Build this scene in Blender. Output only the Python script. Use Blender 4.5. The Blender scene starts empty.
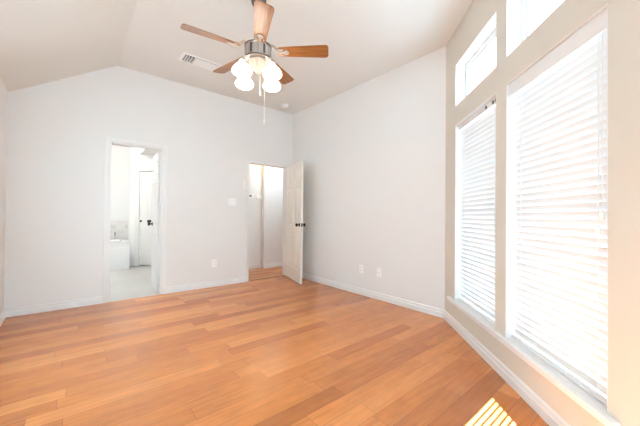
import bpy, bmesh, math, random
from mathutils import Matrix, Vector
random.seed(7)
R = math.radians
S = bpy.context.scene
COL = S.collection

# ------------------------------------------------------------------ camera
cam_d = bpy.data.cameras.new('camera')
cam_d.sensor_width = 36.0
cam_d.lens = 292.8 * 36.0 / 640.0
cam_d.clip_start = 0.02
cam = bpy.data.objects.new('camera', cam_d)
COL.objects.link(cam)
yaw, pitch, roll = R(40.14), R(0.54), R(0.54)
fw = Vector((math.sin(yaw)*math.cos(pitch), math.cos(yaw)*math.cos(pitch), math.sin(pitch)))
rt = Vector((math.cos(yaw), -math.sin(yaw), 0)); up = rt.cross(fw)
r2 = rt*math.cos(roll) + up*math.sin(roll); u2 = -rt*math.sin(roll) + up*math.cos(roll)
cam.matrix_world = Matrix(((r2.x, u2.x, -fw.x, 0), (r2.y, u2.y, -fw.y, 0), (r2.z, u2.z, -fw.z, 1.117), (0, 0, 0, 1)))
S.camera = cam

# ------------------------------------------------------------------ world, sun, exposure
SKY = 5.0
w = bpy.data.worlds.new('sky'); S.world = w; w.use_nodes = True
bg = w.node_tree.nodes['Background']
bg.inputs['Color'].default_value = (0.77, 1.15, 1.35, 1); bg.inputs['Strength'].default_value = SKY
sun_d = bpy.data.lights.new('sun', 'SUN'); sun_d.energy = 32; sun_d.angle = R(0.12); sun_d.color = (0.80, 1.04, 1.30)
sun = bpy.data.objects.new('sun', sun_d); COL.objects.link(sun)
SUN = Vector((0.665*0.70, 0.747*0.70, -0.714)).normalized()
sun.rotation_euler = SUN.to_track_quat('-Z', 'Y').to_euler(); sun.location = (-6, -8, 9)
vs = S.view_settings
vs.view_transform = 'Standard'; vs.look = 'None'; vs.exposure = 1.26; vs.gamma = 1; vs.use_curve_mapping = False
S.cycles.use_denoising = True
S.cycles.max_bounces = 16; S.cycles.diffuse_bounces = 10; S.cycles.transparent_max_bounces = 16
S.cycles.sample_clamp_indirect = 10

def area(name, loc, direction, sx, sy, energy, color, portal=False):
    d = bpy.data.lights.new(name, 'AREA'); d.shape = 'RECTANGLE'; d.size = sx; d.size_y = sy; d.energy = energy; d.color = color
    o = bpy.data.objects.new(name, d); COL.objects.link(o); o.location = loc
    o.rotation_euler = Vector(direction).to_track_quat('-Z', 'Y').to_euler()
    d.cycles.is_portal = portal
    return o

# ------------------------------------------------------------------ dimensions (metres)
XL, XR, YB, YF = -0.55, 3.157, 4.558, -0.50
H, HL, XP = 3.024, 2.412, 0.413
YC, AL = 1.588, R(44.59)
D = Vector((-math.sin(AL), -math.cos(AL), 0)); N = Vector((math.cos(AL), -math.sin(AL), 0))
CC = Vector((XR, YC, 0))
SEND = (YC - YF) / math.cos(AL)
WM = Matrix(((D.x, N.x, 0, CC.x), (D.y, N.y, 0, CC.y), (0, 0, 1, 0), (0, 0, 0, 1)))   # window wall: x along, y outward
def wp(s, o, z=0): return WM @ Vector((s, o, z))

# ------------------------------------------------------------------ materials
def mat(name, col, rough=0.5, metal=0.0, spec=0.5, emit=None, estr=0.0):
    m = bpy.data.materials.new(name); m.use_nodes = True
    b = m.node_tree.nodes['Principled BSDF']
    b.inputs['Base Color'].default_value = (*col, 1); b.inputs['Roughness'].default_value = rough
    b.inputs['Metallic'].default_value = metal; b.inputs['Specular IOR Level'].default_value = spec
    if emit: b.inputs['Emission Color'].default_value = (*emit, 1); b.inputs['Emission Strength'].default_value = estr
    return m
def nd(m, t, **kw):
    n = m.node_tree.nodes.new(t)
    for k, v in kw.items(): setattr(n, k, v)
    return n
def lk(m, a, b): m.node_tree.links.new(a, b)
def bsdf(m): return m.node_tree.nodes['Principled BSDF']
def noise_bump(m, scale, strength, dist=0.002, vary=0.0):
    tc = nd(m, 'ShaderNodeTexCoord'); nz = nd(m, 'ShaderNodeTexNoise'); nz.inputs['Scale'].default_value = scale; nz.inputs['Detail'].default_value = 3
    bp = nd(m, 'ShaderNodeBump'); bp.inputs['Strength'].default_value = strength; bp.inputs['Distance'].default_value = dist
    lk(m, tc.outputs['Object'], nz.inputs['Vector']); lk(m, nz.outputs['Fac'], bp.inputs['Height']); lk(m, bp.outputs['Normal'], bsdf(m).inputs['Normal'])
    return m

M = {}
M['wall'] = noise_bump(mat('wall_paint', (0.80, 0.79, 0.775), 0.75, spec=0.25), 90, 0.25, 0.002)
M['beige_shaded'] = noise_bump(mat('shaded_beige_paint', (0.71, 0.67, 0.595), 0.75, spec=0.25), 90, 0.25, 0.002)  # beige, darkened further so the window wall's shade sits in its colour
M['ceiling'] = noise_bump(mat('ceiling_paint', (0.77, 0.75, 0.71), 0.85, spec=0.2), 70, 0.25, 0.002)
M['trim'] = noise_bump(mat('trim_paint', (0.82, 0.82, 0.815), 0.4), 20, 0.03)
M['door'] = noise_bump(mat('door_paint', (0.82, 0.77, 0.69), 0.38), 60, 0.05)
M['bathwall'] = noise_bump(mat('bath_wall_paint', (0.86, 0.86, 0.85), 0.7), 90, 0.2)
M['vinyl'] = noise_bump(mat('window_vinyl', (0.85, 0.85, 0.84), 0.35), 30, 0.03)
M['plastic'] = noise_bump(mat('white_plastic', (0.92, 0.915, 0.90), 0.35), 60, 0.03)
M['dark'] = noise_bump(mat('dark_bronze', (0.03, 0.024, 0.02), 0.35, 0.6), 80, 0.05)
M['slot'] = noise_bump(mat('dark_slot', (0.02, 0.02, 0.02), 0.7), 80, 0.05)
M['nickel'] = noise_bump(mat('brushed_nickel', (0.58, 0.555, 0.54), 0.32, 1.0), 120, 0.06)
M['oldnickel'] = noise_bump(mat('aged_nickel', (0.17, 0.15, 0.14), 0.4, 0.9), 120, 0.06)
M['cream'] = noise_bump(mat('cream_enamel', (0.46, 0.39, 0.33), 0.35), 60, 0.08)
M['chain'] = noise_bump(mat('pale_chain', (0.78, 0.76, 0.72), 0.3, 0.3), 90, 0.05)
M['display'] = noise_bump(mat('grey_display', (0.10, 0.11, 0.10), 0.3), 90, 0.02)
M['tub'] = noise_bump(mat('tub_acrylic', (0.84, 0.86, 0.87), 0.2), 20, 0.02)
M['shade'] = noise_bump(mat('lit_glass', (0.9, 0.88, 0.84), 0.3, emit=(1.0, 0.90, 0.76), estr=2.6), 40, 0.05)
M['bulb'] = noise_bump(mat('lit_bulb', (0.9, 0.88, 0.84), 0.3, emit=(1.0, 0.88, 0.72), estr=5.0), 40, 0.02)
M['halllamp'] = noise_bump(mat('warm_lamp', (0.9, 0.8, 0.6), 0.3, emit=(1.0, 0.55, 0.18), estr=24.0), 40, 0.02)

def floor_material():
    m = mat('maple_planks', (0.6, 0.28, 0.1), 0.3)
    b = bsdf(m); tc = nd(m, 'ShaderNodeTexCoord'); sx = nd(m, 'ShaderNodeSeparateXYZ'); lk(m, tc.outputs['Object'], sx.inputs[0])
    def mt(op, a, bv=None):
        n = nd(m, 'ShaderNodeMath', operation=op)
        for i, v in enumerate((a, bv)):
            if v is None: continue
            if isinstance(v, (int, float)): n.inputs[i].default_value = v
            else: lk(m, v, n.inputs[i])
        return n.outputs[0]
    PW, PL = 0.118, 1.05
    v = mt('DIVIDE', sx.outputs['Y'], PW); row = mt('FLOOR', v); fv = mt('FRACT', v)
    wn = nd(m, 'ShaderNodeTexWhiteNoise', noise_dimensions='1D'); lk(m, row, wn.inputs['W'])
    u = mt('ADD', mt('DIVIDE', sx.outputs['X'], PL), mt('MULTIPLY', wn.outputs['Value'], 7.3))
    colm = mt('FLOOR', u); fu = mt('FRACT', u)
    cb = nd(m, 'ShaderNodeCombineXYZ'); lk(m, colm, cb.inputs[0]); lk(m, row, cb.inputs[1])
    wn2 = nd(m, 'ShaderNodeTexWhiteNoise', noise_dimensions='2D'); lk(m, cb.outputs[0], wn2.inputs['Vector'])
    ramp = nd(m, 'ShaderNodeValToRGB'); e = ramp.color_ramp.elements
    e[0].position = 0; e[0].color = FLOOR_C[0]; e[1].position = 1; e[1].color = FLOOR_C[2]
    k = e.new(0.18); k.color = FLOOR_C[1]; k = e.new(0.6); k.color = FLOOR_C[3]
    lk(m, wn2.outputs['Value'], ramp.inputs[0])
    # grain: noise stretched along the board, shifted per board
    mp = nd(m, 'ShaderNodeVectorMath', operation='MULTIPLY_ADD'); mp.inputs[1].default_value = (1.3, 16, 1)
    lk(m, tc.outputs['Object'], mp.inputs[0])
    sh = nd(m, 'ShaderNodeVectorMath', operation='SCALE'); lk(m, wn2.outputs['Color'], sh.inputs[0]); sh.inputs['Scale'].default_value = 30
    lk(m, sh.outputs[0], mp.inputs[2])
    nz = nd(m, 'ShaderNodeTexNoise'); nz.inputs['Scale'].default_value = 2.6; nz.inputs['Detail'].default_value = 6; nz.inputs['Distortion'].default_value = 0.6
    lk(m, mp.outputs[0], nz.inputs['Vector'])
    nz2 = nd(m, 'ShaderNodeTexNoise'); nz2.inputs['Scale'].default_value = 9.0; nz2.inputs['Detail'].default_value = 4
    lk(m, tc.outputs['Object'], nz2.inputs['Vector'])
    g = nd(m, 'ShaderNodeMapRange'); g.inputs['From Min'].default_value = 0.3; g.inputs['From Max'].default_value = 0.7
    g.inputs['To Min'].default_value = 0.86; g.inputs['To Max'].default_value = 1.10; lk(m, nz.outputs['Fac'], g.inputs[0])
    g2 = nd(m, 'ShaderNodeMapRange'); g2.inputs['From Min'].default_value = 0.3; g2.inputs['From Max'].default_value = 0.7
    g2.inputs['To Min'].default_value = 0.94; g2.inputs['To Max'].default_value = 1.06; lk(m, nz2.outputs['Fac'], g2.inputs[0])
    # seams
    ev = mt('MINIMUM', fv, mt('SUBTRACT', 1.0, fv)); eu = mt('MINIMUM', fu, mt('SUBTRACT', 1.0, fu))
    seam = mt('MINIMUM', mt('MULTIPLY', ev, PW), mt('MULTIPLY', eu, PL))
    sr = nd(m, 'ShaderNodeMapRange'); sr.inputs['From Min'].default_value = 0.0006; sr.inputs['From Max'].default_value = 0.0024
    sr.inputs['To Min'].default_value = 0.62; sr.inputs['To Max'].default_value = 1.0; lk(m, seam, sr.inputs[0])
    f = mt('MULTIPLY', mt('MULTIPLY', g.outputs[0], g2.outputs[0]), sr.outputs[0])
    mul = nd(m, 'ShaderNodeVectorMath', operation='SCALE'); lk(m, ramp.outputs[0], mul.inputs[0]); lk(m, f, mul.inputs['Scale'])
    lk(m, mul.outputs[0], b.inputs['Base Color'])
    bp = nd(m, 'ShaderNodeBump'); bp.inputs['Strength'].default_value = 0.25; bp.inputs['Distance'].default_value = 0.0012
    lk(m, sr.outputs[0], bp.inputs['Height']); lk(m, bp.outputs[0], b.inputs['Normal'])
    b.inputs['Roughness'].default_value = 0.22; b.inputs['Specular IOR Level'].default_value = 0.6
    return m
FLOOR_C = [(0.44, 0.145, 0.038, 1), (0.54, 0.185, 0.047, 1), (0.71, 0.275, 0.080, 1), (0.63, 0.220, 0.058, 1)]
M['floor'] = floor_material()

def brick_mat(name, c1, c2, mortar, scale, bw, rh, ms, rough, off=0.5, bump=0.3):
    m = mat(name, c1, rough); b = bsdf(m)
    tc = nd(m, 'ShaderNodeTexCoord'); br = nd(m, 'ShaderNodeTexBrick'); br.offset = off
    br.inputs['Color1'].default_value = (*c1, 1); br.inputs['Color2'].default_value = (*c2, 1); br.inputs['Mortar'].default_value = (*mortar, 1)
    br.inputs['Scale'].default_value = scale; br.inputs['Brick Width'].default_value = bw; br.inputs['Row Height'].default_value = rh; br.inputs['Mortar Size'].default_value = ms
    lk(m, tc.outputs['Object'], br.inputs['Vector']); lk(m, br.outputs['Color'], b.inputs['Base Color'])
    bp = nd(m, 'ShaderNodeBump'); bp.inputs['Strength'].default_value = bump; bp.inputs['Distance'].default_value = 0.002; bp.invert = True
    lk(m, br.outputs['Fac'], bp.inputs['Height']); lk(m, bp.outputs[0], b.inputs['Normal'])
    return m, br, tc
M['tile'] = brick_mat('bath_tile', (0.52, 0.515, 0.50), (0.47, 0.465, 0.45), (0.42, 0.415, 0.40), 1, 0.33, 0.33, 0.004, 0.3, 0.0)[0]
def upright(m, br, tc):   # use x and z as the brick plane
    s = nd(m, 'ShaderNodeSeparateXYZ'); c = nd(m, 'ShaderNodeCombineXYZ'); lk(m, tc.outputs['Object'], s.inputs[0])
    lk(m, s.outputs['X'], c.inputs[0]); lk(m, s.outputs['Z'], c.inputs[1]); lk(m, c.outputs[0], br.inputs['Vector']); return m
M['splash'] = upright(*brick_mat('marble_tile', (0.80, 0.79, 0.77), (0.68, 0.67, 0.65), (0.80, 0.79, 0.77), 1, 0.15, 0.11, 0.006, 0.3, 0.0))
M['brick'] = upright(*brick_mat('pale_brick', (0.28, 0.14, 0.10), (0.34, 0.19, 0.14), (0.42, 0.39, 0.36), 1, 0.2, 0.07, 0.01, 0.9))
M['ground'] = noise_bump(mat('grey_paving', (0.24, 0.245, 0.25), 0.9), 8, 0.3)

def wood_blade():
    m = mat('oak_veneer', (0.4, 0.16, 0.05), 0.3); b = bsdf(m)
    tc = nd(m, 'ShaderNodeTexCoord'); mp = nd(m, 'ShaderNodeMapping'); mp.inputs['Scale'].default_value = (1.2, 26, 4); lk(m, tc.outputs['Object'], mp.inputs[0])
    nz = nd(m, 'ShaderNodeTexNoise'); nz.inputs['Scale'].default_value = 3; nz.inputs['Detail'].default_value = 6; lk(m, mp.outputs[0], nz.inputs['Vector'])
    rp = nd(m, 'ShaderNodeValToRGB'); e = rp.color_ramp.elements
    e[0].position = 0.3; e[0].color = (0.20, 0.065, 0.014, 1); e[1].position = 0.7; e[1].color = (0.42, 0.165, 0.045, 1)
    lk(m, nz.outputs['Fac'], rp.inputs[0]); lk(m, rp.outputs[0], b.inputs['Base Color'])
    b.inputs['Coat Weight'].default_value = 0.7; b.inputs['Coat Roughness'].default_value = 0.22
    return m
M['blade'] = wood_blade()

def blind_mat():
    m = mat('blind_slat_white', (0.82, 0.82, 0.815), 0.45, spec=0.3); nt = m.node_tree; b = bsdf(m)
    noise_bump(m, 40, 0.05)
    tr = nd(m, 'ShaderNodeBsdfTranslucent'); tr.inputs['Color'].default_value = (0.92, 0.91, 0.88, 1)
    mx = nd(m, 'ShaderNodeMixShader'); mx.inputs[0].default_value = 0.012
    lk(m, b.outputs[0], mx.inputs[1]); lk(m, tr.outputs[0], mx.inputs[2]); lk(m, mx.outputs[0], nt.nodes['Material Output'].inputs['Surface'])
    return m
M['blind'] = blind_mat()
def glass_mat():
    m = mat('window_glass', (1, 1, 1), 0.0); nt = m.node_tree
    t = nd(m, 'ShaderNodeBsdfTransparent'); t.inputs['Color'].default_value = (0.97, 0.98, 0.98, 1)
    g = nd(m, 'ShaderNodeBsdfGlossy'); g.inputs['Roughness'].default_value = 0.02
    lw = nd(m, 'ShaderNodeLayerWeight'); pw = nd(m, 'ShaderNodeMath', operation='POWER'); pw.inputs[1].default_value = 4
    f = nd(m, 'ShaderNodeMath', operation='MULTIPLY_ADD'); f.inputs[1].default_value = 0.4; f.inputs[2].default_value = 0.03
    lk(m, lw.outputs['Facing'], pw.inputs[0]); lk(m, pw.outputs[0], f.inputs[0])
    mx = nd(m, 'ShaderNodeMixShader'); lk(m, f.outputs[0], mx.inputs[0]); lk(m, t.outputs[0], mx.inputs[1]); lk(m, g.outputs[0], mx.inputs[2])
    lk(m, mx.outputs[0], nt.nodes['Material Output'].inputs['Surface']); return m
M['glass'] = glass_mat()

# ------------------------------------------------------------------ mesh helpers
class MB:
    def __init__(s): s.bm = bmesh.new()
    def box(s, x0, x1, y0, y1, z0, z1, bev=0.0, mtx=None):
        r = bmesh.ops.create_cube(s.bm, size=1.0); vs_ = r['verts']
        bmesh.ops.scale(s.bm, verts=vs_, vec=(x1-x0, y1-y0, z1-z0)); bmesh.ops.translate(s.bm, verts=vs_, vec=((x0+x1)/2, (y0+y1)/2, (z0+z1)/2))
        if bev > 0:
            es = list({e for v in vs_ for e in v.link_edges})
            r = bmesh.ops.bevel(s.bm, geom=es, offset=bev, segments=2, affect='EDGES', profile=0.5)
            vs_ = list({v for f in r['faces'] for v in f.verts} | {v for v in vs_ if v.is_valid})
        if mtx is not None: bmesh.ops.transform(s.bm, matrix=mtx, verts=vs_)
        return s
    def lathe(s, prof, seg=32, mtx=None, cap=True):
        rings = []; allv = []
        for r, z in prof:
            ring = [s.bm.verts.new((r*math.cos(2*math.pi*i/seg), r*math.sin(2*math.pi*i/seg), z)) for i in range(seg)]
            rings.append(ring); allv += ring
        for a, b in zip(rings, rings[1:]):
            for i in range(seg): s.bm.faces.new((a[i], a[(i+1) % seg], b[(i+1) % seg], b[i]))
        if cap: s.bm.faces.new(rings[0][::-1]); s.bm.faces.new(rings[-1])
        if mtx is not None: bmesh.ops.transform(s.bm, matrix=mtx, verts=allv)
        return s
    def tube(s, pts, rad, seg=10):
        pts = [Vector(p) for p in pts]; rings = []
        rads = rad if isinstance(rad, (list, tuple)) else [rad]*len(pts)
        for i, p in enumerate(pts):
            t = (pts[min(i+1, len(pts)-1)] - pts[max(i-1, 0)]).normalized()
            q = t.to_track_quat('Z', 'Y')
            rings.append([s.bm.verts.new(p + q @ Vector((rads[i]*math.cos(2*math.pi*k/seg), rads[i]*math.sin(2*math.pi*k/seg), 0))) for k in range(seg)])
        for a, b in zip(rings, rings[1:]):
            for k in range(seg): s.bm.faces.new((a[k], a[(k+1) % seg], b[(k+1) % seg], b[k]))
        s.bm.faces.new(rings[0][::-1]); s.bm.faces.new(rings[-1]); return s
    def prism(s, poly, z0, z1, mtx=None):
        a = [s.bm.verts.new((x, y, z0)) for x, y in poly]; b = [s.bm.verts.new((x, y, z1)) for x, y in poly]
        n = len(poly); s.bm.faces.new(a[::-1]); s.bm.faces.new(b)
        for i in range(n): s.bm.faces.new((a[i], a[(i+1) % n], b[(i+1) % n], b[i]))
        if mtx is not None: bmesh.ops.transform(s.bm, matrix=mtx, verts=a+b)
        return s
    def profile(s, prof, x0, x1):      # prof in (y,z), extruded along x
        a = [s.bm.verts.new((x0, y, z)) for y, z in prof]; b = [s.bm.verts.new((x1, y, z)) for y, z in prof]
        n = len(prof); s.bm.faces.new(a); s.bm.faces.new(b[::-1])
        for i in range(n): s.bm.faces.new((a[i], b[i], b[(i+1) % n], a[(i+1) % n]))
        return s
    def panel(s, x0, x1, z0, z1, y0, y1, holes):     # wall slab with rectangular openings
        xs = sorted({x0, x1, *[h[0] for h in holes], *[h[1] for h in holes]}); zs = sorted({z0, z1, *[h[2] for h in holes], *[h[3] for h in holes]})
        V = {}
        def v(i, j, k):
            if (i, j, k) not in V: V[(i, j, k)] = s.bm.verts.new((xs[i], (y0, y1)[k], zs[j]))
            return V[(i, j, k)]
        nx, nz = len(xs)-1, len(zs)-1
        def solid(i, j):
            if not (0 <= i < nx and 0 <= j < nz): return False
            cx, cz = (xs[i]+xs[i+1])/2, (zs[j]+zs[j+1])/2
            return not any(h[0] < cx < h[1] and h[2] < cz < h[3] for h in holes)
        for i in range(nx):
            for j in range(nz):
                if not solid(i, j): continue
                s.bm.faces.new((v(i, j, 0), v(i+1, j, 0), v(i+1, j+1, 0), v(i, j+1, 0)))
                s.bm.faces.new((v(i, j, 1), v(i, j+1, 1), v(i+1, j+1, 1), v(i+1, j, 1)))
                if not solid(i-1, j): s.bm.faces.new((v(i, j, 0), v(i, j+1, 0), v(i, j+1, 1), v(i, j, 1)))
                if not solid(i+1, j): s.bm.faces.new((v(i+1, j, 0), v(i+1, j, 1), v(i+1, j+1, 1), v(i+1, j+1, 0)))
                if not solid(i, j-1): s.bm.faces.new((v(i, j, 0), v(i, j, 1), v(i+1, j, 1), v(i+1, j, 0)))
                if not solid(i, j+1): s.bm.faces.new((v(i, j+1, 0), v(i+1, j+1, 0), v(i+1, j+1, 1), v(i, j+1, 1)))
        return s
    def build(s, name, material, parent=None, smooth=False, mtx=None):
        bmesh.ops.recalc_face_normals(s.bm, faces=s.bm.faces)
        me = bpy.data.meshes.new(name); s.bm.to_mesh(me); s.bm.free()
        for m in (material if isinstance(material, list) else [material]): me.materials.append(m)
        if smooth:
            for p in me.polygons: p.use_smooth = True
            me.set_sharp_from_angle(angle=R(35))
        o = bpy.data.objects.new(name, me); COL.objects.link(o)
        if parent: o.parent = parent
        if mtx is not None: o.matrix_world = mtx
        return o

def struct(o): o['kind'] = 'structure'; return o
def tag(o, label, cat, group=None):
    o['label'] = label; o['category'] = cat
    if group: o['group'] = group
    return o
def empty(name, mtx):
    o = bpy.data.objects.new(name, None); COL.objects.link(o); o.empty_display_size = 0.1; o.matrix_world = mtx; return o
T = Matrix.Translation
def RZ(a): return Matrix.Rotation(a, 4, 'Z')
def RX(a): return Matrix.Rotation(a, 4, 'X')
def RY(a): return Matrix.Rotation(a, 4, 'Y')

# ------------------------------------------------------------------ shell
WT = 0.12
# floor polygon (bedroom)
e1 = wp(SEND + 0.15, 0.2); e0 = wp(-0.08, 0.2)
struct(MB().prism([(XL-WT, YF-0.15), (e1.x, e1.y), (XR+WT, YC-0.05), (XR+WT, YB+0.0), (XL-WT, YB+0.0)], -0.08, 0.0).build('floor', M['floor']))
struct(MB().prism([(0.33, YB), (0.98, YB), (0.98, YB+WT), (0.33, YB+WT)], -0.08, -0.001).prism([(-1.6, YB+WT), (1.75, YB+WT), (1.75, 8.2), (-1.6, 8.2)], -0.08, -0.001).build('floor_bathroom', M['tile']))
struct(MB().prism([(2.2, YB), (3.1, YB), (3.1, YB+WT), (2.2, YB+WT)], -0.08, -0.0005).prism([(1.85, YB+WT), (4.4, YB+WT), (4.4, 5.75), (1.85, 5.75)], -0.08, -0.0005).build('floor_hall', M['floor'], mtx=T((0, 0, 0))))
struct(MB().box(-30, 30, -30, 30, -0.3, -0.2).build('ground', M['ground']))

# walls
D1 = (0.352, 0.957, 0.0, 2.035); D2 = (2.262, 3.04, 0.0, 2.02)
b = MB().panel(XL-WT, XR+WT, 0, H+0.05, YB, YB+WT, [(D1[0], D1[1], -0.01, D1[3]), (D2[0], D2[1], -0.01, D2[3])])
struct(b.build('wall_back', M['wall']))
struct(MB().box(XR, XR+WT, YC, YB, 0, H).build('wall_right', M['wall']))
LM = T((XL, 0, 0)) @ RZ(R(90))          # left wall frame: x = world y, y outward
LW = [(1.95, 3.35, 0.5, 2.05)]  # opening for the added daylight window
struct(MB().panel(YF, YB, 0, HL+0.05, 0, WT, LW).build('wall_left', M['wall'], mtx=LM))
FW = (-0.36, 0.93, 0.28, 2.05)
FT = (-0.36, 0.93, 2.238, 2.78)
struct(MB().panel(XL-WT, wp(SEND, 0).x, 0, H, YF-0.15, YF, [FW, FT]).build('wall_front', M['wall']))
WIN = [(0.28, 1.075), (1.21, 2.0)]; LZ = (0.28, 2.05); TZ = (2.238, 2.665); WD = 0.17
holes = [(a, c, *LZ) for a, c in WIN] + [(a, c, *TZ) for a, c in WIN]
struct(MB().panel(0.0, SEND, 0, H, 0.0, WD, holes).build('wall_angled', M['beige_shaded'], mtx=WM))
# ceiling: flat part and sloped part
cb = MB()
c1 = wp(SEND+0.1, 0.12); c0 = wp(-0.02, 0.12)
cb.prism([(XP, YF-0.15), (c1.x, YF-0.15), (c1.x, c1.y), (c0.x, c0.y), (XR+WT, YC), (XR+WT, YB+0.05), (XP, YB+0.05)], H, H+0.12)
dx = XP-(XL-WT); sl = (H-HL)/(XP-XL); zl = HL-WT*sl
cb.profile([(XL-WT, zl), (XP, H), (XP, H+0.12), (XL-WT, zl+0.12)], YF-0.15, YB+0.05)
vs_ = cb.bm.verts[:][-8:]
bmesh.ops.transform(cb.bm, matrix=Matrix(((0, 1, 0, 0), (1, 0, 0, 0), (0, 0, 1, 0), (0, 0, 0, 1))), verts=vs_)
struct(cb.build('ceiling', M['ceiling']))
struct(MB().box(XL-WT-0.2, 1.3, YF-0.897, YF-0.15, 2.86, 3.0).build('sun_cutoff_eave', M['trim']))  # unseen eave, added and sized to end the sun stripes

# baseboards
BP = [(0, 0), (-0.017, 0), (-0.017, 0.052), (-0.011, 0.060), (-0.011, 0.080), (-0.004, 0.090), (0, 0.090)]
def baseboard(name, p0, p1):     # runs p0->p1, room on the right-hand side (-y local)
    p0 = Vector((*p0, 0)); p1 = Vector((*p1, 0)); d = p1-p0
    struct(MB().profile(BP, 0, d.length).build(name, M['trim'], mtx=T(p0) @ RZ(math.atan2(d.y, d.x))))
CW = 0.057
baseboard('baseboard_back', (XL, YB), (D1[0]-CW, YB))
baseboard('baseboard_back_middle', (D1[1]+CW, YB), (D2[0]-0.045, YB))
baseboard('baseboard_right', (XR, YB), (XR, YC))
baseboard('baseboard_left', (XL, YF), (XL, YB))
q0, q1 = wp(0, 0), wp(SEND, 0)
baseboard('baseboard_angled', (q0.x, q0.y), (q1.x, q1.y))
baseboard('baseboard_front', (q1.x, YF), (XL, YF))

# door casings with jamb linings
def casing(name, x0, x1, zt, cw, th, m):
    b = MB()
    b.box(x0-cw, x0-0.004, YB-th, YB, 0, zt+cw, 0.003); b.box(x0-0.004, x1+0.004, YB-th, YB, zt+0.004, zt+cw, 0.003)
    b.box(x1+0.004, x1+cw, YB-th, YB, 0, zt+cw, 0.003)
    j = 0.014
    b.box(x0-0.003, x0+j, YB-0.002, YB+WT+0.002, 0, zt); b.box(x1-j, x1+0.003, YB-0.002, YB+WT+0.002, 0, zt); b.box(x0+j, x1-j, YB-0.002, YB+WT+0.002, zt-j, zt+0.003)
    return struct(b.build(name, m))
casing('trim_1', *D1[:2], D1[3], CW, 0.016, M['trim'])
casing('trim_2', *D2[:2], D2[3], 0.045, 0.008, M['wall'])
struct(MB().box(D2[0]+0.014, D2[1]-0.014, YB+0.01, YB+0.05, 0, 0.008, 0.003).build('trim_3', M['blade']))

# ------------------------------------------------------------------ doors
def six_panel(w_, h_, t=0.035):
    b = MB(); st = 0.105*w_/0.76; cm = 0.10*w_/0.76
    b.box(0, w_, -t/2+0.009, t/2-0.012, 0, h_)
    zs = [0.0, 0.215, 0.80, 0.945, 1.575, 1.675, h_-0.33+0.215, h_]
    rails = [(0, 0.215), (0.80, 0.945), (1.575, 1.675), (h_-0.11, h_)]
    cols = [(st, (w_-cm)/2), ((w_+cm)/2, w_-st)]
    for x0, x1 in ((0, st), ((w_-cm)/2, (w_+cm)/2), (w_-st, w_)): b.box(x0, x1, -t/2, t/2, 0, h_, 0.002)
    for z0, z1 in rails:
        for x0, x1 in cols: b.box(x0, x1, -t/2, t/2, z0, z1, 0.002)
    for (z0, z1) in zip([r[1] for r in rails], [r[0] for r in rails[1:]]):
        for x0, x1 in cols:
            g = 0.018
            for sgn in (-1, 1):
                i = 0.032*min(1, w_/0.7)
                lo = [b.bm.verts.new((x, sgn*(t/2-0.012), z)) for x, z in ((x0+g, z0+g), (x1-g, z0+g), (x1-g, z1-g), (x0+g, z1-g))]
                hi = [b.bm.verts.new((x, sgn*(t/2-0.002), z)) for x, z in ((x0+i, z0+i), (x1-i, z0+i), (x1-i, z1-i), (x0+i, z1-i))]
                b.bm.faces.new(hi); b.bm.faces.new(lo)
                for k in range(4): b.bm.faces.new((lo[k], lo[(k+1) % 4], hi[(k+1) % 4], hi[k]))
    return b
KNOB = [(0.0005, 0), (0.031, 0), (0.031, 0.004), (0.026, 0.008), (0.011, 0.010), (0.010, 0.028), (0.014, 0.034), (0.025, 0.040), (0.029, 0.050), (0.027, 0.060), (0.017, 0.066), (0.0005, 0.067)]
def door(name, hinge, ang, w_, h_, m, kz=0.965, sides=(1, -1), gap=0.012, kx=None):
    root = struct(empty(name, T((hinge[0], hinge[1], 0)) @ RZ(ang)))
    leaf = six_panel(w_, h_-gap); lf = leaf.build('leaf', m, root); lf.location = (0, 0, gap)
    for sg in sides:
        k = MB().lathe(KNOB, 24, mtx=RX(R(90) if sg < 0 else R(-90))).build('knob', M['dark'], root, smooth=True)
        k.location = ((w_-0.065) if kx is None else kx, sg*0.0175, kz); k['label'] = 'dark bronze knob'
    return root
def hinges(root, w_, side, m, zs=(0.22, 1.02, 1.83)):
    for z in zs:
        b = MB().lathe([(0.007, -0.045), (0.007, 0.045)], 12, mtx=T((0.0, side*0.022, z))); b.box(0.0, 0.028, side*0.0175-0.001, side*0.0175+0.001, z-0.044, z+0.044)
        b.build('hinge', m, root)
# bathroom door, swung into the bathroom
d1 = door('door_1', (D1[1]-0.022, YB+WT+0.008), R(86), 0.575, 2.015, M['trim'])
hinges(d1, 0.575, -1, M['nickel'])
# hallway door, swung into the bedroom
hx, hy = 3.02, YB-0.022
d2 = door('door_2', (hx, hy), math.atan2(-0.765, -0.205), 0.765, 2.005, M['door'])
hinges(d2, 0.765, 1, M['nickel'])
MB().box(0.7635, 0.766, -0.012, 0.012, 0.935, 0.995).build('latch_plate', M['dark'], d2)

# ------------------------------------------------------------------ windows
def window(name, mtx, x0, x1, z0, z1, o0, split, f=0.04):
    root = struct(empty(name, mtx))
    b = MB(); d = 0.05
    b.panel(x0, x1, z0, z1, o0, o0+d, [(x0+f, x1-f, z0+f, z1-f)])
    if split: b.box(x0+f, x1-f, o0+0.005, o0+d-0.005, (z0+z1)/2-0.02, (z0+z1)/2+0.02)
    # inner sash bead
    b.panel(x0+f, x1-f, z0+f, z1-f, o0+0.012, o0+0.04, [(x0+f+0.022, x1-f-0.022, z0+f+0.022, z1-f-0.022)])
    b.build('window_frame', M['vinyl'], root)
    MB().box(x0+f+0.01, x1-f-0.01, o0+0.024, o0+0.029, z0+f+0.01, z1-f-0.01).build('pane', M['glass'], root)
    return root
WO = 0.105
k = 1
for a, c in WIN:
    window('window_%d' % k, WM, a, c, LZ[0], LZ[1], WO, True); k += 1
for a, c in WIN:
    window('window_%d' % k, WM, a, c, TZ[0], TZ[1], WO-0.01, False); k += 1
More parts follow.
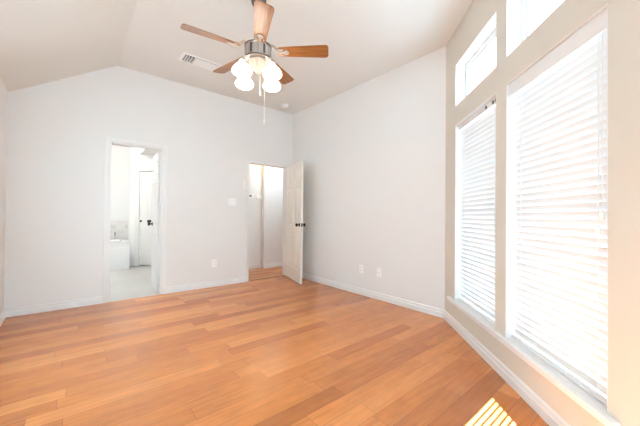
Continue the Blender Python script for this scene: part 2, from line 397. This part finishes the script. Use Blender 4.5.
FM = T((0, YF, 0)) @ RZ(math.pi)      # front wall frame: x reversed, y outward
window('window_5', FM, -FW[1], -FW[0], FW[2], FW[3], 0.09, True)
window('window_7', FM, -FT[1], -FT[0], FT[2], FT[3], 0.09, False)  # unseen transom, added to send more daylight to the back wall
for a, c, z0, z1 in LW:
    window('window_%d' % (6), LM, a, c, z0, z1, 0.05, True)  # unseen window, added to let in daylight that brightens the room
# white painted reveals of the openings
def reveal(name, mtx, rects, o1, t=0.006):
    b = MB()
    for x0, x1, z0, z1 in rects:
        b.panel(x0-0.0005, x1+0.0005, z0-0.0005, z1+0.0005, 0.001, o1, [(x0+t, x1-t, z0+t, z1-t)])
    return struct(b.build(name, M['trim'], mtx=mtx))
reveal('trim_4', WM, holes, WO-0.012)
# stool (window sill)
b = MB(); b.box(0.17, 2.062, -0.038, -0.0005, 0.252, 0.287, 0.006)
for a, c in WIN: b.box(a+0.007, c-0.007, -0.002, WO-0.013, 0.270, 0.287, 0.001)
struct(b.build('trim_5', M['trim'], mtx=WM))

# ------------------------------------------------------------------ blinds
def blind(mtx, x0, x1, z0, z1, o, tilt, valance, label, pitch=0.0415, sw=0.05):
    root = empty('window_blind', mtx @ T(((x0+x1)/2, o, z0)))
    tag(root, label, 'blind', 'white slatted blinds')
    hw = (x1-x0)/2-0.012; top = z1-z0-0.012
    MB().box(-hw, hw, -0.026, 0.026, top-0.045, top, 0.002).build('headrail', M['blind'], root)
    b = MB(); z = 0.052; zt = top-0.06
    n = int((zt-z)/pitch)
    for i in range(n+1):
        m4 = T((0, 0, z+i*pitch)) @ RX(tilt)
        # gently crowned slat
        pr = [(-sw/2, 0), (-sw/4, 0.0022), (0, 0.003), (sw/4, 0.0022), (sw/2, 0), (sw/2, 0.0026), (sw/4, 0.0050), (0, 0.0058), (-sw/4, 0.0050), (-sw/2, 0.0026)]
        st = len(b.bm.verts); b.profile(pr, -hw, hw); b.bm.verts.ensure_lookup_table()
        bmesh.ops.transform(b.bm, matrix=m4, verts=b.bm.verts[st:])
    b.build('slats', M['blind'], root)
    MB().box(-hw, hw, -0.025, 0.025, 0.004, 0.022, 0.003).build('bottom_rail', M['blind'], root)
    for x in (-hw+0.09, hw-0.09):
        b = MB()
        for y in (-0.027*math.cos(tilt)-0.004, 0.027*math.cos(tilt)+0.004): b.tube([(x, y, 0.02), (x, y, top-0.04)], 0.0012, 6)
        b.build('ladder_cord', M['blind'], root)
    if valance:
        MB().box(-hw-0.004, hw+0.004, -0.042, -0.028, top-0.085, top+0.004, 0.003).build('valance', M['blind'], root)
    return root
SHM = mat('added_shade_fabric', (0.9, 0.89, 0.86), 0.8, spec=0.1); noise_bump(SHM, 300, 0.1)
tr = nd(SHM, 'ShaderNodeBsdfTranslucent'); tr.inputs['Color'].default_value = (0.95, 0.94, 0.92, 1)
mx = nd(SHM, 'ShaderNodeMixShader'); mx.inputs[0].default_value = 0.45
lk(SHM, bsdf(SHM).outputs[0], mx.inputs[1]); lk(SHM, tr.outputs[0], mx.inputs[2]); lk(SHM, mx.outputs[0], SHM.node_tree.nodes['Material Output'].inputs['Surface'])
for (a, c, z0, z1), lb_ in zip(LW, ('added white fabric roller shade, unseen, diffusing daylight at the left wall window',)):
    r_ = empty('added_roller_shade', LM @ T(((a+c)/2, 0.03, z1)))  # added with its window, spreads the sun into soft room light
    tag(r_, lb_, 'added roller shade'); hw = (c-a)/2-0.008
    MB().lathe([(0.018, -hw), (0.018, hw)], 20, mtx=T((0, -0.005, -0.022)) @ RY(R(90))).build('roller', M['plastic'], r_, smooth=True)
    MB().box(-hw, hw, 0.0125, 0.0135, -(z1-z0)+0.02, -0.02).build('fabric', SHM, r_)
    MB().box(-hw, hw, 0.006, 0.020, -(z1-z0)+0.008, -(z1-z0)+0.03, 0.003).build('hem_bar', M['plastic'], r_)
TILT = R(-71)
bl1 = blind(WM, WIN[0][0], WIN[0][1], LZ[0]+0.007, LZ[1], 0.055, TILT, False, 'white slatted blind over the narrow lower window beside the room corner, headrail bare')
bl2 = blind(WM, WIN[1][0], WIN[1][1], LZ[0]+0.007, LZ[1], 0.055, TILT, True, 'large white slatted blind on the nearest window, with a flat valance')
bl3 = blind(FM, -FW[1], -FW[0], FW[2], FW[3], 0.045, R(48), True, 'white slatted blind on the window whose sun stripes fall on the floor')
# bare headrail hardware (no valance)
for x in (0.19, 0.30, 0.345):
    MB().box(x-0.010, x+0.010, -0.034, -0.026, 1.715, 1.74, 0.002).build('bracket', M['oldnickel'], bl1)
# cord tassels and tilt cords on the big blind
for x, z in ((0.345, 0.86), (0.325, 0.79)):
    b = MB(); b.tube([(x, -0.036, z), (x, -0.036, 1.67)], 0.0012, 6)
    b.build('pull_cord', M['blind'], bl2)
    MB().lathe([(0.003, 0.0), (0.009, -0.006), (0.011, -0.030), (0.006, -0.040)], 14, mtx=T((x, -0.036, z))).build('tassel', M['plastic'], bl2, smooth=True)

# ------------------------------------------------------------------ ceiling fan
FX, FY, ZB = 1.232, 2.331, 2.56
fan = empty('ceiling_fan', T((FX, FY, H)))
tag(fan, 'five-blade wooden ceiling fan with four lit glass shades', 'ceiling fan')
def fz(z): return z-H
MB().lathe([(0.068, 0.0), (0.068, -0.012), (0.060, -0.040), (0.038, -0.062), (0.016, -0.068)], 32).build('canopy', M['oldnickel'], fan, smooth=True)
MB().lathe([(0.012, -0.06), (0.012, fz(2.63))], 16).build('downrod', M['nickel'], fan, smooth=True)
MB().lathe([(0.014, fz(2.645)), (0.040, fz(2.635)), (0.095, fz(2.617)), (0.114, fz(2.607)), (0.114, fz(2.597)), (0.106, fz(2.592)), (0.110, fz(2.547)), (0.106, fz(2.500)), (0.114, fz(2.495)), (0.114, fz(2.485)), (0.085, fz(2.476))], 40).build('motor_housing', M['nickel'], fan, smooth=True)
rg = MB()
for z in (2.602, 2.490): rg.lathe([(0.112, fz(z+0.007)), (0.1175, fz(z+0.004)), (0.1175, fz(z-0.004)), (0.112, fz(z-0.007))], 40, cap=False)
rg.build('trim_ring', M['oldnickel'], fan, smooth=True)
for i in range(12):
    a_ = 2*math.pi*i/12
    MB().box(0.1085, 0.1135, -0.010, 0.010, fz(2.505), fz(2.588), 0.002, mtx=RZ(a_)).build('decor_rib', M['oldnickel'] if i % 2 else M['cream'], fan)
# ornate cream light kit bowl with leaf ribs
lb = MB().lathe([(0.078, fz(2.478)), (0.088, fz(2.470)), (0.086, fz(2.460)), (0.074, fz(2.446)), (0.060, fz(2.422)), (0.044, fz(2.402)), (0.027, fz(2.392)), (0.024, fz(2.382)), (0.014, fz(2.368)), (0.003, fz(2.360))], 40)
for i in range(16):
    a = 2*math.pi*i/16
    pts = [(r*math.cos(a), r*math.sin(a), fz(z)) for r, z in ((0.087, 2.464), (0.078, 2.448), (0.063, 2.423), (0.047, 2.402))]
    lb.tube(pts, [0.006, 0.008, 0.006, 0.004], 8)
lb.build('light_kit_bowl', M['cream'], fan, smooth=True)
def blade_bm():
    out = []
    x0, x1 = 0.185, 0.592
    n = 14
    for i in range(n+1):
        t = i/n; x = x0+(x1-x0)*t; wd = 0.050+0.020*t
        out.append((x, wd))
    top = [(x, wd) for x, wd in out]
    cr = 0.03
    tip = [(x1+cr*math.sin(a), (0.070-cr)+cr*math.cos(a)) for a in [R(v) for v in (15, 30, 45, 60, 75, 90)]]
    pl = [(x0-0.012, 0.030)] + top + tip
    poly = pl + [(x, -y) for x, y in reversed(pl)]
    return MB().prism(poly, -0.003, 0.003, mtx=RX(R(-14)))
AZ = [30+72*i for i in range(5)]
bl_mesh = None; arm_mesh = None
for az in AZ:
    rz = RZ(R(az))
    if bl_mesh is None:
        o = blade_bm().build('blade', M['blade'], fan); bl_mesh = o.data
        ab = MB()
        ab.tube([(0.105, 0, 0.055), (0.135, 0, 0.050), (0.165, 0, 0.018), (0.200, 0, -0.004), (0.245, 0, -0.009)], [0.011, 0.012, 0.013, 0.013, 0.010], 10)
        ab.lathe([(0.002, -0.004), (0.024, -0.003), (0.026, 0.0), (0.024, 0.003), (0.002, 0.004)], 20, mtx=T((0.25, 0, -0.009)) @ RX(R(-14)))
        for sg in (-1, 1): ab.tube([(0.16, 0, 0.016), (0.19, sg*0.03, -0.002), (0.225, sg*0.034, -0.008 - sg*0.004)], [0.008, 0.009, 0.008], 8)
        a = ab.build('blade_arm', M['cream'], o, smooth=True); arm_mesh = a.data
    else:
        o = bpy.data.objects.new('blade', bl_mesh); COL.objects.link(o); o.parent = fan
        a = bpy.data.objects.new('blade_arm', arm_mesh); COL.objects.link(a); a.parent = o
    o.matrix_local = T((0, 0, fz(ZB))) @ rz
    a['label'] = 'cream metal blade bracket'
# shades
SH = [(0.022, 0.060), (0.026, 0.050), (0.040, 0.030), (0.064, 0.008), (0.080, -0.018), (0.083, -0.034), (0.076, -0.050), (0.060, -0.060), (0.056, -0.058), (0.072, -0.047), (0.078, -0.034), (0.075, -0.018), (0.060, 0.006), (0.036, 0.027), (0.020, 0.048)]
for i in range(4):
    a = R(90-40.14+55+90*i); rr = 0.175
    px, py = rr*math.cos(a), rr*math.sin(a)
    ar = MB().tube([(0.070*math.cos(a), 0.070*math.sin(a), fz(2.462)), (0.11*math.cos(a), 0.11*math.sin(a), fz(2.462)), (0.150*math.cos(a), 0.150*math.sin(a), fz(2.458)), (px, py, fz(2.435)), (px, py, fz(2.402))], [0.008, 0.008, 0.009, 0.012, 0.022], 10)
    ar.build('lamp_arm', M['cream'], fan, smooth=True)
    s = MB().lathe(SH, 32, cap=False).build('lamp_shade', M['shade'], fan, smooth=True); s.location = (px, py, fz(2.348)); s['label'] = 'lit white glass shade'
    bu = MB().lathe([(0.012, 0.045), (0.013, 0.02), (0.026, -0.005), (0.030, -0.025), (0.022, -0.045), (0.002, -0.054)], 20).build('bulb', M['bulb'], s, smooth=True)
# pull chains
def pull(dx_, dy_, z0, z1):
    b = MB(); b.tube([(dx_, dy_, fz(z0)), (dx_, dy_, fz(z1))], 0.0022, 8)
    c = b.build('pull_chain', M['chain'], fan)
    MB().lathe([(0.003, 0.010), (0.007, 0.0), (0.008, -0.018), (0.004, -0.030)], 14, mtx=T((dx_, dy_, fz(z1)))).build('chain_fob', M['chain'], c, smooth=True)
lat = Vector((math.cos(yaw), -math.sin(yaw)))
pull(lat.x*0.062, lat.y*0.062, 2.43, 1.955)
pull(lat.x*0.020, lat.y*0.020, 2.38, 2.20)

# ------------------------------------------------------------------ ceiling vent, smoke detector
vent = empty('ceiling_vent', T((1.20, 3.765, H)))
tag(vent, 'long white louvred air vent in the ceiling behind the fan', 'vent')
MB().panel(-0.235, 0.235, -0.115, 0.115, 0, 0.006, [(-0.20, 0.20, -0.08, 0.08)]).build('frame', M['plastic'], vent).matrix_local = RX(R(-90))
MB().box(-0.205, 0.205, -0.085, 0.085, -0.0015, -0.0005).build('duct_opening', M['slot'], vent)
b = MB(); n = 13
for i in range(n):
    x = -0.20 + 0.40*(i+0.5)/n
    left = x < -0.08
    b.box(-0.017, 0.017, -0.08, 0.08, -0.0008, 0.0008, mtx=T((x, 0, -0.010)) @ RY(R(75 if left else -10)))
b.build('louvres', M['plastic'], vent)
MB().box(-0.083, -0.077, -0.08, 0.08, -0.012, -0.003).build('divider_bar', M['plastic'], vent)

sd = empty('smoke_detector', T((2.767, 4.26, H)))
tag(sd, 'small round white smoke detector on the ceiling near the far corner', 'smoke detector')
MB().lathe([(0.068, 0), (0.068, -0.010), (0.062, -0.014)], 32).build('base_plate', M['plastic'], sd, smooth=True)
MB().lathe([(0.058, -0.014), (0.056, -0.030), (0.040, -0.038), (0.002, -0.040)], 32).build('cover', M['plastic'], sd, smooth=True)

# ------------------------------------------------------------------ wall plates
def plate(name, mtx, w_, h_, label, cat, group=None):
    r = empty(name, mtx); tag(r, label, cat, group)
    MB().box(-w_/2, w_/2, -0.006, 0, -h_/2, h_/2, 0.002).build('cover_plate', M['plastic'], r)
    return r
sw = plate('light_switch', T((1.972, YB, 1.33)), 0.125, 0.118, 'square white double light switch left of the hallway door', 'light switch')
for x in (-0.024, 0.024):
    tg = MB().box(x-0.016, x+0.016, -0.0085, -0.005, -0.033, 0.033, 0.001).build('rocker', M['plastic'], sw)
def outlet(mtx, label):
    o = plate('electrical_outlet', mtx, 0.075, 0.118, label, 'outlet', 'white electrical outlets')
    for z in (-0.022, 0.022):
        f = MB().lathe([(0.017, 0), (0.017, 0.0035)], 20, mtx=T((0, -0.005, z)) @ RX(R(90))).build('socket', M['plastic'], o)
        b = MB()
        for x in (-0.0065, 0.0065): b.box(x-0.0013, x+0.0013, -0.0092, -0.0082, z-0.001, z+0.008)
        b.box(-0.002, 0.002, -0.0092, -0.0082, z-0.010, z-0.006)
        b.build('slots', M['slot'], f)
    return o
outlet(T((1.695, YB, 0.36)), 'white outlet on the back wall between the two doorways')
RW = T((XR, 0, 0)) @ RZ(R(-90))       # right wall frame: x local = -y world
outlet(T((XR, 2.815, 0.363)) @ RZ(R(-90)), 'white outlet on the right wall, the one farther from the windows')
cp = plate('cable_plate', T((XR, 2.498, 0.362)) @ RZ(R(-90)), 0.075, 0.118, 'white cable plate on the right wall, nearer the windows', 'wall plate')
MB().lathe([(0.006, 0), (0.006, 0.006), (0.004, 0.012)], 14, mtx=T((0, -0.005, 0.0)) @ RX(R(90))).build('coax_jack', M['nickel'], cp)
tag(MB().box(-0.014, 0.014, -0.012, 0, -0.075, 0.075, 0.004).build('door_sensor', M['plastic'], mtx=T((2.185, YB, 1.62))), 'thin white upright strip on the wall left of the hallway doorway', 'sensor')
# ------------------------------------------------------------------ hallway
HY = 5.58
struct(MB().box(1.85, 3.08, HY, HY+0.12, 0, 2.6).box(3.075, 4.4, HY-0.11, HY+0.12, 0, 2.6).build('wall_hall_back', M['wall']))
struct(MB().box(1.80, 1.92, YB+WT, HY, 0, 2.6).build('wall_hall_left', M['wall']))
struct(MB().box(4.3, 4.42, YB+WT, HY, 0, 2.6).build('wall_hall_right', M['wall']))
struct(MB().box(XR+WT, 4.42, YB, YB+WT, 0, 2.6).build('wall_hall_front', M['wall']))
struct(MB().box(1.80, 4.42, YB+WT, HY+0.12, 2.45, 2.55).build('ceiling_hall', M['ceiling']))
baseboard('baseboard_hall', (1.92, HY), (3.075, HY))
baseboard('baseboard_hall_right', (3.075, HY-0.11), (4.3, HY-0.11))
th = empty('thermostat', T((2.815, HY, 1.515)))
tag(th, 'white thermostat with a dark display on the hallway wall', 'thermostat')
MB().box(-0.06, 0.06, -0.022, 0, -0.045, 0.045, 0.006).build('case', M['plastic'], th)
MB().box(-0.045, 0.012, -0.0245, -0.021, -0.018, 0.020, 0.001).build('display', M['display'], th)
dc = empty('wall_box', T((3.02, HY, 1.49)))
tag(dc, 'small white rectangular box on the hallway wall right of the thermostat', 'wall box')
MB().box(-0.08, 0.08, -0.025, 0, -0.035, 0.035, 0.006).build('case', M['plastic'], dc)
MB().box(-0.06, 0.06, -0.028, -0.024, -0.006, 0.02, 0.002).build('cover', M['plastic'], dc)
sp = empty('door_chime', T((3.30, HY-0.11, 2.07)))
tag(sp, 'small white chime box high on the hallway wall', 'door chime')
MB().box(-0.03, 0.03, -0.03, 0, -0.05, 0.05, 0.006).build('case', M['plastic'], sp)
hl = empty('hall_light', T((2.88, 5.40, 2.45)))
tag(hl, 'warm round light on the hallway ceiling above the thermostat', 'ceiling light')
MB().lathe([(0.08, 0), (0.08, -0.015), (0.07, -0.02)], 32).build('base_plate', M['nickel'], hl, smooth=True)
MB().lathe([(0.066, -0.018), (0.055, -0.035), (0.03, -0.045), (0.002, -0.05)], 32).build('lamp_bowl', M['halllamp'], hl, smooth=True)

hall_fill = empty('hall_light', T((3.25, 4.98, 2.45)))  # added lamp out of view, there to brighten the hallway
tag(hall_fill, 'added white lamp on the hallway ceiling, unseen, brightening the hallway', 'ceiling light')
MB().lathe([(0.17, 0), (0.17, -0.02), (0.16, -0.025)], 32).build('base_plate', M['nickel'], hall_fill, smooth=True)
m = mat('hall_fill_glass', (0.9, 0.9, 0.9), 0.3, emit=(0.82, 1.0, 1.12), estr=13); noise_bump(m, 40, 0.02)
MB().lathe([(0.155, -0.022), (0.14, -0.06), (0.08, -0.09), (0.002, -0.10)], 32).build('lamp_bowl', m, hall_fill, smooth=True)

# ------------------------------------------------------------------ bathroom
BT = 3.0
struct(MB().box(-1.6, 1.80, 7.95, 8.07, 0, BT).build('wall_bath_back', M['bathwall']))
struct(MB().box(-1.72, XL-WT, YB, YB+WT, 0, BT).build('wall_bath_front', M['bathwall']))
struct(MB().box(-1.72, -1.6, YB+WT, 8.07, 0, BT).build('wall_bath_left', M['bathwall']))
struct(MB().box(1.72, 1.80, YB+WT, 8.0, 0, BT).build('wall_bath_right', M['bathwall']))
struct(MB().box(-1.72, 1.80, YB+WT, 8.07, BT, BT+0.1).build('ceiling_bath', M['bathwall']))
struct(MB().box(1.07, 1.72, YB+WT, 7.34, 2.40, BT).build('trim_6', M['bathwall']))
# angled closet wall with a narrow door
B0 = Vector((0.93, 7.46, 0)); ba = R(-45)
BM = T(B0) @ RZ(ba)            # x along wall, -y toward the room
CD = (0.175, 0.535, 2.05)
struct(MB().panel(0.0, 1.15, 0, BT, 0, 0.1, [(CD[0], CD[1], -0.01, CD[2])]).box(0.0, 0.1, 0.1, 0.62, 0, BT).build('wall_bath_angled', M['bathwall'], mtx=BM))
b = MB(); c = 0.055
b.box(CD[0]-c, CD[0], -0.014, 0, 0, CD[2]+c, 0.003); b.box(CD[1], CD[1]+c, -0.014, 0, 0, CD[2]+c, 0.003); b.box(CD[0], CD[1], -0.014, 0, CD[2], CD[2]+c, 0.003)
b.box(CD[0], CD[0]+0.03, 0.0, 0.1, 0, CD[2]); b.box(CD[1]-0.012, CD[1], 0.0, 0.1, 0, CD[2]); b.box(CD[0]+0.03, CD[1]-0.012, 0, 0.1, CD[2]-0.012, CD[2])
struct(b.build('trim_7', M['trim'], mtx=BM))
hp = BM @ Vector((CD[0]+0.034, 0.05, 0))
d3 = door('door_3', (hp.x, hp.y), ba, CD[1]-CD[0]-0.05, CD[2]-0.015, M['trim'], kz=0.965, sides=(-1,), gap=0.03, kx=0.235)
MB().box(0.005, 0.05, -0.024, -0.017, 0.945, 0.985, 0.002).build('latch_plate', M['dark'], d3)
# bathtub
tb = empty('bathtub', T((-0.2, 7.42, 0)))
tag(tb, 'white bathtub in the bathroom seen through the left doorway', 'bathtub')
L2, TW, TH = 1.09, 0.37, 0.56
b = MB()
n = 40; ring = lambda a_, b_, z: [(a_*math.copysign(abs(math.cos(t))**0.3, math.cos(t)), b_*math.copysign(abs(math.sin(t))**0.3, math.sin(t)), z) for t in [2*math.pi*i/n for i in range(n)]]
rings = [ring(L2, TW, 0.05), ring(L2, TW, TH-0.03), ring(L2+0.012, TW+0.012, TH-0.03), ring(L2+0.012, TW+0.012, TH), ring(L2-0.10, TW-0.09, TH+0.002), ring(L2-0.14, TW-0.12, TH-0.08), ring(L2-0.25, TW-0.18, 0.17), ring(L2-0.4, TW-0.26, 0.14)]
vr = [[b.bm.verts.new(p) for p in r_] for r_ in rings]
for r0, r1 in zip(vr, vr[1:]):
    for i in range(n): b.bm.faces.new((r0[i], r0[(i+1) % n], r1[(i+1) % n], r1[i]))
b.bm.faces.new(vr[-1]); b.bm.faces.new(vr[0][::-1])
b.build('shell', M['tub'], tb, smooth=True)
MB().box(-L2, L2, -TW-0.006, -TW+0.10, 0, TH-0.035, 0.006).box(-L2+0.07, L2-0.07, -TW-0.011, -TW, 0.07, TH-0.11, 0.004).build('apron', M['tub'], tb)
b = MB().tube([(0.9, 0.30, TH), (0.9, 0.30, TH+0.12), (0.9, 0.22, TH+0.16), (0.9, 0.15, TH+0.13)], 0.014, 12); b.lathe([(0.026, TH), (0.024, TH+0.012)], 20, mtx=T((0.9, 0.30, 0)))
b.build('faucet', M['nickel'], tb, smooth=True)
struct(MB().box(-1.6, 0.96, 7.935, 7.95, 0.0, 0.97).build('trim_8', M['splash']))
# added lamp that brightens the bathroom (out of sight above the doorway)
bl = empty('bath_fill_light', T((0.2, 6.1, BT)))
tag(bl, 'added round lamp on the bathroom ceiling, unseen, brightening the bathroom', 'ceiling light')
MB().lathe([(0.17, 0), (0.17, -0.02), (0.16, -0.025)], 32).build('base_plate', M['nickel'], bl, smooth=True)
m = mat('bath_fill_glass', (0.9, 0.9, 0.9), 0.3, emit=(1, 0.98, 0.95), estr=70); noise_bump(m, 40, 0.02)
MB().lathe([(0.155, -0.022), (0.14, -0.06), (0.08, -0.09), (0.002, -0.10)], 32).build('lamp_bowl', m, bl, smooth=True)

# ------------------------------------------------------------------ outdoors, beyond the upper window
nh = empty('neighbor_house', T((8.4, 3.3, -0.2)) @ RZ(R(-69)))
tag(nh, 'brick house wall seen faintly through the upper left window', 'house')
MB().box(-2.2, 2.2, 0, 0.3, 0, 6.6).build('brick_wall', M['brick'], nh)
MB().prism([(-0.2, 6.6), (0.5, 6.6), (0.5, 6.75), (-0.2, 6.70)], -2.3, 2.3, mtx=Matrix(((0, 0, 1, 0), (1, 0, 0, 0), (0, 1, 0, 0), (0, 0, 0, 1)))).build('eave', M['trim'], nh)
